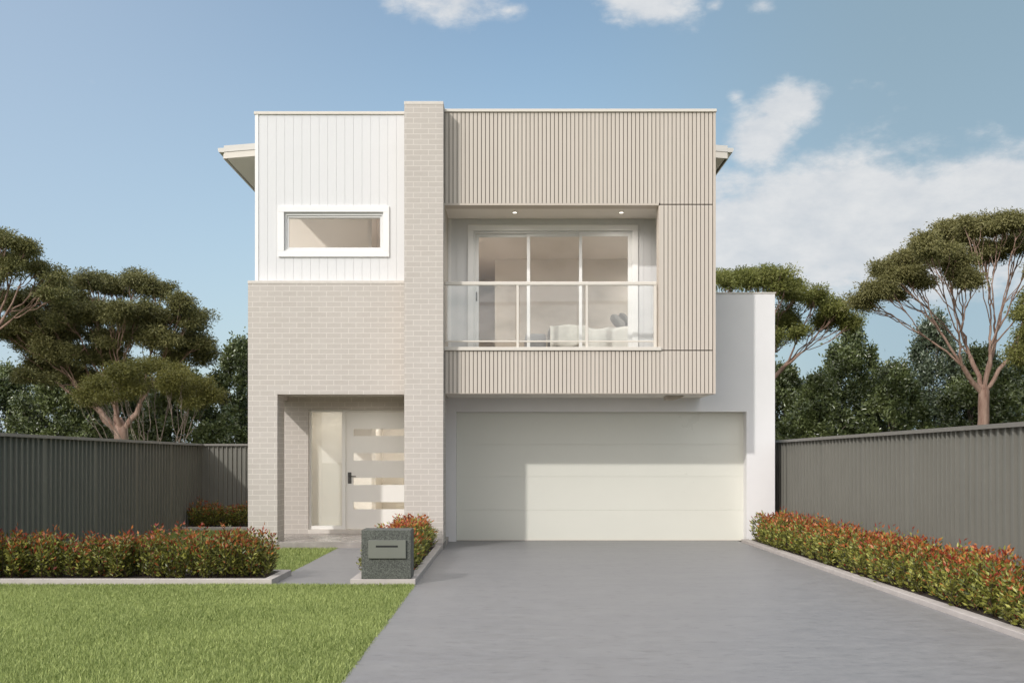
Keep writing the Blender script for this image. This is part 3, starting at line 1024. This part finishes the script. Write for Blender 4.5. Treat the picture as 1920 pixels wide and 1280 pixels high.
def grow(mb, pos, d, targets, r, rng, rmin=.012, level=0):
    """limbs that divide towards groups of foliage clumps"""
    n = len(targets)
    if n == 1:
        tubes_mesh(mb, pos, targets[0], d, r, rmin * .6, rng, 4, 5)
        return
    k = 2 if n < 6 else (3 if level else 5)
    k = min(k, n)
    rel = unit(targets - pos)
    cen = rel[rng.choice(n, k, replace=False)]
    for _ in range(6):
        lab = (rel @ cen.T).argmax(1)
        for j in range(k):
            if (lab == j).any():
                cen[j] = unit(rel[lab == j].mean(0)[None])[0]
    groups = [targets[lab == j] for j in range(k) if (lab == j).any()]
    if len(groups) == 1:
        groups = [targets[: n // 2], targets[n // 2:]]
    for gset in groups:
        m = len(gset)
        rr = max(rmin, r * (m / n) ** .42 * .92)
        if m == 1:
            tubes_mesh(mb, pos, gset[0], d, rr, rmin * .6, rng, 5, 5)
        else:
            f = rng.uniform(.22, .40) if level < 2 else rng.uniform(.36, .56)
            nxt = pos + (gset.mean(0) - pos) * f + rng.normal(size=3) * .04
            r2 = max(rmin, rr * .80)
            e = tubes_mesh(mb, pos, nxt, d, rr, r2, rng, 5, 7 if level < 2 else 5)
            grow(mb, nxt, e, gset, r2, rng, rmin, level + 1)


EUC_LEAF = leaf_mat("gum_leaf", .5, .35, .22)
DARK_LEAF = leaf_mat("glossy_leaf", .25, .8, .16)
HEDGE_LEAF = leaf_mat("hedge_leaf", .33, .5, .25)
EUC_BARK = bark_mat("gum_bark", (.19, .105, .075), (.43, .30, .235))
GREY_BARK = bark_mat("grey_bark", (.14, .105, .08), (.32, .26, .21))
STEM = bark_mat("shrub_stem", (.07, .045, .03), (.14, .09, .06))


def gum_tree(name, label, base, fork, pads, s, trunk_r, seed, col=((.085, .105, .030), (.150, .155, .052)), dens=1.0, leaf=(.078, .026), twigs=2, spread=.7, fill=0.0, psc=1.0, lump=1.0, group=None, stems=None, rmin=.012):
    """pads: foliage masses as (px, py, rx, ry) seen at scale s; each gets its own depth inside the crown"""
    rng = np.random.default_rng(seed)
    y0 = Y(s)
    pc = np.array([[PX(a, s), 0, PZ(b, s)] for a, b, _, _ in pads])
    cx = pc[:, 0].mean()
    R = max(.5, (pc[:, 0].max() - pc[:, 0].min()) / 2)
    C, tg = [], []
    for (a, b, rx, ry), c in zip(pads, pc):
        reps = 2
        for k in range(reps):
            off = math.sqrt(max(.08, 1 - min(1, abs(c[0] - cx) / (R * 1.05)) ** 2)) * R * spread
            yy = y0 + rng.uniform(-1, 1) * off
            ctr = np.array([c[0] * yy / y0, yy, CH + (c[2] - CH) * (yy / y0)])
            rad = np.array([rx / s, max(rx, ry) / s * .9, ry / s]) * psc
            nl = max(2, int(round(rx * ry * lump / 230.0)))
            for _ in range(nl):
                q = unit(rng.normal(size=(1, 3)))[0] * rng.random() ** .4
                lc = ctr + q * rad * np.array([.78, .78, .72])
                lr = rng.uniform(.55, 1.0) * np.array([1.15, 1.15, .85]) * min(17, .8 * ry + 2) / s
                n = max(5, int(7.5 * dens))
                u = unit(rng.normal(size=(n, 3)))
                u[:, 2] = np.where(rng.random(n) < .85 - fill * .3, np.abs(u[:, 2]), u[:, 2] * (.5 + .5 * fill))
                cl = lc + u * lr * rng.uniform(.5, 1.0, (n, 1))
                C.append(cl)
                ch = rng.choice(n, min(twigs, n), replace=False)
                tg.append(cl[ch] - np.array([0, 0, .05]))
    C = np.concatenate(C)
    tg = np.concatenate(tg)
    per = int(80)
    cr = rng.uniform(.07, .145, len(C))
    tone = np.clip(rng.random(len(C)) * .75 + .28 * np.sin(C[:, 0] * 1.9 + seed) * np.sin(C[:, 2] * 2.7 + 1.3 * seed), 0, 1)
    cc = np.repeat(C, per, 0)
    pos = cc + np.clip(rng.normal(size=cc.shape), -1.7, 1.7) * np.repeat(cr, per)[:, None] * np.array([1.05, 1.05, .6])
    out = unit(pos - cc + 1e-6)
    dirs = out * .8 + rng.normal(size=pos.shape) * .7 + np.array([0, 0, -.25])
    v, t = leaf_arrays(pos, leaf[0], leaf[1], rng, dirs)
    f = np.clip(np.repeat(tone, per) * .6 + rng.random(len(pos)) * .55 - .05, 0, 1)[:, None]
    colr = np.array(col[0]) * (1 - f) + np.array(col[1]) * f
    root = thing(name, label, 'tree', (PX(base[0], s), y0, 0), group)
    org = np.array([PX(base[0], s), y0, 0])
    me = np_mesh('crown', v - org, t, np.repeat(colr, 4, 0), (EUC_LEAF,))
    o = bpy.data.objects.new('crown', me)
    COL.objects.link(o)
    place(o, org, root)
    mb = MB()
    fk = np.array([PX(fork[0], s), y0, PZ(fork[1], s)])
    if stems is None:
        p0 = org + np.array([0, 0, -.2])
        n = 9
        pts = [p0 + (fk - p0) * (i / n) + rng.normal(size=3) * trunk_r * .12 * (0 < i < n) for i in range(n + 1)]
        rad = [trunk_r * (1.2 - .2 * min(1, i / 3)) * (1 - .18 * i / n) for i in range(n + 1)]
        up = np.array([0, 0, 1.0])
        for q in (.35, .7, 1.0, 1.25):
            pts.append(fk + up * trunk_r * q)
            rad.append(trunk_r * .8 * (1 - q / 1.3) + .004)
        mb.tube(pts, rad, 12, cap=False)
        grow(mb, fk - up * trunk_r * 1.5, up, tg, trunk_r * .9, rng, rmin)
    else:
        grow(mb, org + np.array([0, 0, -.1]), np.array([0, 0, 1.0]), tg, trunk_r, rng, rmin)
    mb.build('trunk', EUC_BARK if stems is None else GREY_BARK, root, fix=False)
    return root


# gum trees behind the right fence
gum_tree('gum_tree', 'tall spreading gum tree with flat feathery crown and bare pinkish limbs, right of the house', (1842, 863), (1845, 732),
         [(1612, 572, 22, 20), (1640, 545, 30, 20), (1665, 517, 34, 22), (1702, 492, 38, 24), (1742, 465, 42, 28), (1790, 440, 48, 28), (1840, 428, 52, 22),
          (1892, 424, 48, 22), (1942, 440, 52, 28), (1780, 488, 46, 24), (1812, 520, 34, 22), (1850, 476, 46, 20), (1728, 533, 24, 14), (1676, 553, 22, 13),
          (2000, 470, 55, 28), (1965, 500, 40, 22), (2050, 520, 45, 28), (1900, 462, 40, 18), (1700, 515, 30, 18)],
         75, .16, 5, ((.135, .135, .046), (.300, .275, .110)), 1.2, twigs=1, rmin=.013, lump=1.7)
gum_tree('gum_tree', 'gum tree with rounded crown rising straight behind the white garage wall', (1415, 863), (1418, 740),
         [(1362, 532, 28, 24), (1402, 524, 34, 24), (1450, 525, 40, 26), (1490, 547, 34, 22), (1530, 560, 34, 20), (1562, 582, 32, 20), (1592, 606, 14, 16),
          (1470, 600, 25, 28), (1500, 622, 24, 18), (1548, 603, 30, 16), (1320, 560, 35, 28), (1270, 600, 35, 25), (1440, 640, 25, 20)],
         70, .16, 12, ((.125, .145, .036), (.31, .31, .085)), 1.2, fill=.5, psc=1.0, lump=1.3)
gum_tree('gum_tree', 'gum tree cut off by the right edge of the picture, drooping over the fence', (1990, 863), (1985, 760),
         [(1925, 575, 26, 34), (1940, 628, 30, 30), (1980, 560, 40, 30), (2030, 590, 40, 30), (1975, 640, 40, 28), (1915, 665, 22, 18), (2060, 640, 35, 25)],
         82, .12, 21, ((.140, .150, .038), (.280, .275, .085)), 1.2)
# gum trees behind the left fence
gum_tree('gum_tree', 'biggest gum tree on the left with a thick pink trunk above the fence', (222, 863), (227, 800),
         [(255, 520, 36, 17), (215, 538, 48, 24), (292, 545, 42, 22), (332, 560, 26, 16), (160, 530, 44, 20), (120, 560, 44, 32), (172, 590, 58, 28),
          (240, 588, 56, 28), (302, 600, 42, 28), (346, 592, 28, 28), (378, 602, 20, 20), (382, 642, 22, 18), (356, 640, 28, 22), (110, 622, 56, 32),
          (58, 642, 48, 28), (84, 682, 54, 26), (150, 668, 56, 22), (60, 706, 36, 18), (332, 672, 36, 18), (205, 636, 46, 18), (300, 640, 40, 22), (265, 622, 40, 24), (150, 702, 45, 22), (100, 655, 50, 26), (36, 604, 36, 24), (205, 668, 40, 20), (375, 672, 22, 20), (120, 590, 50, 26), (30, 566, 44, 24), (66, 588, 44, 26), (14, 622, 40, 26), (86, 548, 36, 22)],
         72, .21, 31, ((.070, .078, .026), (.30, .28, .105)), 1.25, twigs=1, rmin=.014, fill=.6, psc=1.0, lump=1.25)
gum_tree('gum_tree', 'gum tree on the far left edge, its bare branches fanning under a dark crown', (-70, 863), (-62, 690),
         [(8, 452, 40, 20), (48, 468, 32, 20), (20, 492, 48, 22), (70, 500, 26, 18), (98, 522, 26, 20), (-50, 450, 45, 25), (-110, 470, 45, 28), (-160, 510, 40, 30), (105, 556, 28, 18), (-20, 520, 40, 20)],
         78, .18, 44, ((.085, .095, .030), (.265, .25, .09)), 1.2, twigs=2, fill=.5, psc=1.0)
gum_tree('umbrella_tree', 'low umbrella shaped tree with slender stems in front of the thick pink trunk', (292, 863), (292, 820),
         [(158, 748, 20, 16), (188, 722, 32, 20), (230, 702, 34, 20), (282, 690, 44, 18), (332, 700, 38, 18), (370, 724, 28, 20), (393, 745, 13, 14),
          (250, 728, 48, 16), (322, 728, 44, 14), (212, 745, 30, 14), (360, 750, 24, 12)],
         86, .032, 52, ((.085, .092, .020), (.215, .20, .050)), 1.5, (.055, .018), 1, .6, stems=True, rmin=.007, fill=.4)


def dense_crown(seed, leaf=(.115, .055), blobs=70, per=520):
    """a full, dark, glossy crown of unit size: about 1 wide (radius) and 1 high"""
    rng = np.random.default_rng(seed)
    C, cr = [], []
    for i in range(blobs):
        h = rng.random() ** .8
        rmax = .52 * (math.sin(math.pi * min(1, .22 + .78 * h)) ** .75) * (1.08 - .16 * h) + .04
        a = rng.uniform(0, 2 * math.pi)
        r = rmax * math.sqrt(rng.uniform(.25, 1.0))
        C.append((r * math.cos(a), r * math.sin(a), .06 + .92 * h))
        cr.append(rng.uniform(.045, .095))
    C, cr = np.array(C), np.array(cr)
    tone = rng.random(blobs)
    cc = np.repeat(C, per, 0)
    pos = cc + rng.normal(size=cc.shape) * np.repeat(cr, per)[:, None] * np.array([.62, .62, .5])
    return C, pos, np.repeat(tone, per), rng


def dense_tree(label, px, top, width, s, seed, group='dense dark trees beyond the fences', name='evergreen_tree', col=((.036, .054, .020), (.215, .255, .095))):
    H = PZ(top, s)
    Wm = width / s
    C, pos, tone, rng = dense_crown(seed, blobs=int(95), per=400)
    sc = np.array([Wm, Wm * .9, H])
    pos = pos * sc
    dirs = rng.normal(size=pos.shape) + np.array([0, 0, .15]) + unit(pos - np.array([0, 0, H * .5])) * .6
    v, t = leaf_arrays(pos, .115, .056, rng, dirs, .25)
    f = np.clip(tone * .5 + rng.random(len(pos)) * .6, 0, 1)[:, None]
    colr = np.array(col[0]) * (1 - f) + np.array(col[1]) * f
    org = np.array([PX(px, s), Y(s), 0])
    root = thing(name, label, 'tree', org, group)
    o = bpy.data.objects.new('crown', np_mesh('crown', v, t, np.repeat(colr, 4, 0), (DARK_LEAF,)))
    COL.objects.link(o)
    place(o, org, root)
    mb = MB()
    fk = np.array([0, 0, H * .22])
    mb.tube([(0, 0, -.2), (0.02, 0, H * .1), tuple(fk)], [.11, .09, .08], 8, cap=False)
    tg = (C * sc)[rng.choice(len(C), 34, replace=False)]
    grow(mb, fk, np.array([0, 0, 1.0]), tg[tg[:, 2] > H * .28], .07, rng, .012)
    mb.v = [tuple(np.array(q) + org) for q in mb.v]
    mb.build('trunk', GREY_BARK, root, origin=org, fix=False)
    return root


GL = 'dense dark trees beyond the left fence'
GR = 'dense dark trees beyond the right fence'
dense_tree('dark evergreen tree touching the brick wall edge, tallest of the dark ones on the left', 452, 648, 150, 62, 101, GL)
dense_tree('dark evergreen tree low behind the slender stems of the umbrella tree', 345, 700, 170, 66, 102, GL)
dense_tree('dark evergreen tree directly behind the thick pink trunk', 235, 690, 190, 60, 103, GL)
dense_tree('dark evergreen tree between the pink trunk and the left edge, over the fence', 120, 690, 190, 64, 104, GL)
dense_tree('dark evergreen tree at the left edge of the picture under the bare branches', 10, 695, 180, 60, 105, GL)
dense_tree('dark evergreen tree cut off by the left edge of the picture', -110, 690, 200, 62, 106, GL)
dense_tree('dark green tree hugging the edge of the white garage wall, sky glinting through it', 1470, 690, 130, 60, 111, GR)
dense_tree('dark green tree with a pointed top midway between garage wall and tall gum', 1598, 618, 150, 62, 112, GR)
dense_tree('dark green tree low in the dip beside the pointed one, left of the tall gum', 1678, 692, 130, 66, 113, GR)
dense_tree('greyish green tree showing under the long left limb of the tall gum', 1752, 603, 150, 58, 114, GR, col=((.055, .078, .048), (.175, .21, .125)))
dense_tree('dark green tree right behind the trunk of the tall gum', 1838, 660, 160, 64, 115, GR)
dense_tree('dark green tree at the right edge of the picture behind the fence', 1930, 640, 170, 60, 116, GR)
dense_tree('dark green tree cut off by the right edge of the picture', 2040, 650, 180, 62, 117, GR)
dense_tree('dark green tree low behind the fence between garage wall and pointed tree', 1532, 712, 130, 66, 118, GR)


# ---- hedges
def shrub_mesh(seed, w=.34, dp=.30, h=.46, n_stem=30, per=58, red=.34, leafL=.055, bright=1.05):
    rng = np.random.default_rng(seed)
    P, D, K = [], [], []
    stems = MB()
    for i in range(n_stem):
        a = rng.uniform(0, 2 * math.pi)
        r = math.sqrt(rng.random())
        top = np.array([w * r * math.cos(a), dp * r * math.sin(a), h * (1 - .28 * r ** 3) * rng.uniform(.62, 1.22)])
        b0 = np.array([w * .8 * r * math.cos(a), dp * .8 * r * math.sin(a), 0])
        mid = (b0 + top) / 2 + np.array([.25 * top[0], .25 * top[1], 0])
        stems.tube([b0, mid, top], [.006, .004, .002], 4, cap=False)
        for k in range(per):
            t = rng.random() ** .8
            p = (1 - t) ** 2 * b0 + 2 * t * (1 - t) * mid + t * t * top
            ang = k * 2.4 + rng.uniform(-.4, .4)
            outv = np.array([math.cos(ang), math.sin(ang), .55 + .9 * t * rng.random()])
            P.append(p + outv * rng.uniform(.0, .05) + rng.normal(size=3) * .012)
            D.append(outv + rng.normal(size=3) * .3 + np.array([top[0], top[1], 0]) * .8)
            K.append(t * (1 if r < 2 else 1) * (.55 + .45 * p[2] / h))
    P, D, K = np.array(P), np.array(D), np.array(K)
    P[:, 2] = np.maximum(P[:, 2], .012)
    v, t = leaf_arrays(P, leafL, leafL * .42, rng, D, .3)
    n = len(P)
    g0, g1 = np.array([.060, .078, .014]), np.array([.34, .335, .075])
    u = rng.random(n)[:, None]
    c = g0 * (1 - u) + g1 * u
    pr = np.clip((K - .64) * 2.6, 0, 1) * red * 1.9 + .05
    isr = rng.random(n) < pr
    q = rng.random(n)[:, None]
    rc = np.array([.22, .026, .020]) * (1 - q) + np.array([.46, .17, .045]) * q
    c = np.where(isr[:, None], rc, c * rng.choice([.55, 1.0, 1.15], n, p=[.3, .4, .3])[:, None]) * bright
    sv = np.array(stems.v)
    return v, t, np.repeat(c, 4, 0), stems


def shrub_data(seed, **kw):
    v, t, c, st = shrub_mesh(seed, **kw)
    sv = np.array(st.v)
    q = np.array([f for f in st.f if len(f) == 4])
    st_t = np.concatenate([q[:, [0, 1, 2]], q[:, [0, 2, 3]]]) + len(v)
    me = np_mesh('shrub', np.concatenate([v, sv]), np.concatenate([t, st_t]), np.concatenate([c, np.tile([.06, .04, .025], (len(sv), 1))]), (HEDGE_LEAF,))
    return me


SH = [shrub_data(200 + i, red=.42) for i in range(4)]
SHR = [shrub_data(220 + i, red=.44, bright=1.35, w=.35, leafL=.056) for i in range(4)]


def hedge(label, spots, meshes, seed, base):
    rs = random.Random(seed)
    root = thing('hedge', label, 'hedge', base)
    for (x, y, z, k) in spots:
        o = bpy.data.objects.new('shrub', rs.choice(meshes))
        COL.objects.link(o)
        place(o, (x, y, z), root)
        o.rotation_euler = (0, 0, rs.uniform(0, 6.28))
        kk = k * rs.uniform(.86, 1.12)
        o.scale = (k, k, kk)
    return root


rs = random.Random(4)
sp = []
x = -5.95
while x < -2.95:
    sp.append((x, yK + .10 + .36 + rs.uniform(-.03, .03), .045, .96))
    if rs.random() < .8:
        sp.append((x + .2, yK + .10 + .66 + rs.uniform(-.03, .03), .045, .95))
    x += .38
sp += [(-2.89, yK + .48, .045, .88), (-2.92, yK + .75, .045, .86)]
hedge('red tipped hedge across the left lawn, behind the long straight kerb', sp, SH, 1, (-4.4, yK + .5, .045))
sp = []
y = 6.0
while y < 19.35:
    sp.append((4.20 + rs.uniform(-.03, .03), y, .035, .92))
    y += .33
hedge('long orange and green hedge beside the driveway against the right fence', sp, SHR, 2, (4.26, 12, .035))
sp = [(-1.34 + rs.uniform(-.03, .03), y, .045, .88) for y in np.arange(13.55, 17.7, .34)]
hedge('short red tipped hedge in the narrow bed behind the letterbox', sp, SHR, 3, (-1.34, 15.6, .045))
sp = [(x, 23.45 + rs.uniform(-.05, .05), .04, .95) for x in np.arange(-6.0, -3.9, .36)]
hedge('shaded dark hedge at the back, before the short fence', sp, SH, 4, (-5, 23.4, .04))


# ---- grass
def grass():
    rng = np.random.default_rng(9)
    regs = [(-6.6, -1.0, 6.3, yK + .015, 10500, 1.0), (-6.2, -2.60, yK + 1.16, 22.85, 3200, .95), (-1.03, -.985, 6.3, yK, 9000, .8), (-2.64, -2.585, yK + 1.1, 18.2, 6000, .8)]
    V, T, Cc = [], [], []
    off = 0
    for x0, x1, y0, y1, den, hk in regs:
        n = int((x1 - x0) * (y1 - y0) * den)
        p = np.stack([rng.uniform(x0, x1, n), rng.uniform(y0, y1, n), np.full(n, -.024)], 1)
        if y1 < yK + .1 and x1 > -1.02 and x0 < -2:
            pass
        a = rng.uniform(0, 2 * math.pi, n)
        patch = .5 + .25 * np.sin(p[:, 0] * 2.3 + 1.7 * np.sin(p[:, 1] * 1.1)) + .25 * np.sin(p[:, 1] * 2.9 + 1.3 * np.sin(p[:, 0] * 1.9 + 1))
        h = hk * rng.uniform(.024, .060, n) * (.96 + .08 * patch)
        wd = rng.uniform(.0022, .0046, n)
        side = np.stack([np.cos(a), np.sin(a), np.zeros(n)], 1)
        la = a + np.pi / 2 + rng.uniform(-.9, .9, n)
        lean = np.stack([np.cos(la), np.sin(la), np.zeros(n)], 1) * (h * rng.uniform(.1, .75, n))[:, None]
        up = np.stack([np.zeros(n), np.zeros(n), h], 1)
        w = wd[:, None]
        vs = np.stack([p - side * w, p + side * w, p + up * .55 + lean * .35 + side * w * .8, p + up * .55 + lean * .35 - side * w * .8, p + up + lean], 1)
        b = off + np.arange(n)[:, None] * 5
        T.append(np.concatenate([b + np.array([[0, 1, 2]]), b + np.array([[0, 2, 3]]), b + np.array([[3, 2, 4]])], 1).reshape(-1, 3))
        V.append(vs.reshape(-1, 3))
        f = np.clip(.14 * patch + .86 * rng.random(n), 0, 1)[:, None]
        f = f ** 1.25
        c = np.array([.145, .200, .046]) * (1 - f) + np.array([.61, .68, .26]) * f
        Cc.append(np.repeat(c, 5, 0))
        off += n * 5
    me = np_mesh('lawn_grass', np.concatenate(V), np.concatenate(T), np.concatenate(Cc), (leaf_mat("grass_blade", .5, .3, .35),))
    o = bpy.data.objects.new('lawn_grass', me)
    COL.objects.link(o)
    place(o, (0, 0, 0), None)
    tag(o, 'short bright green grass of the front and side lawn', 'grass', kind='stuff')


grass()
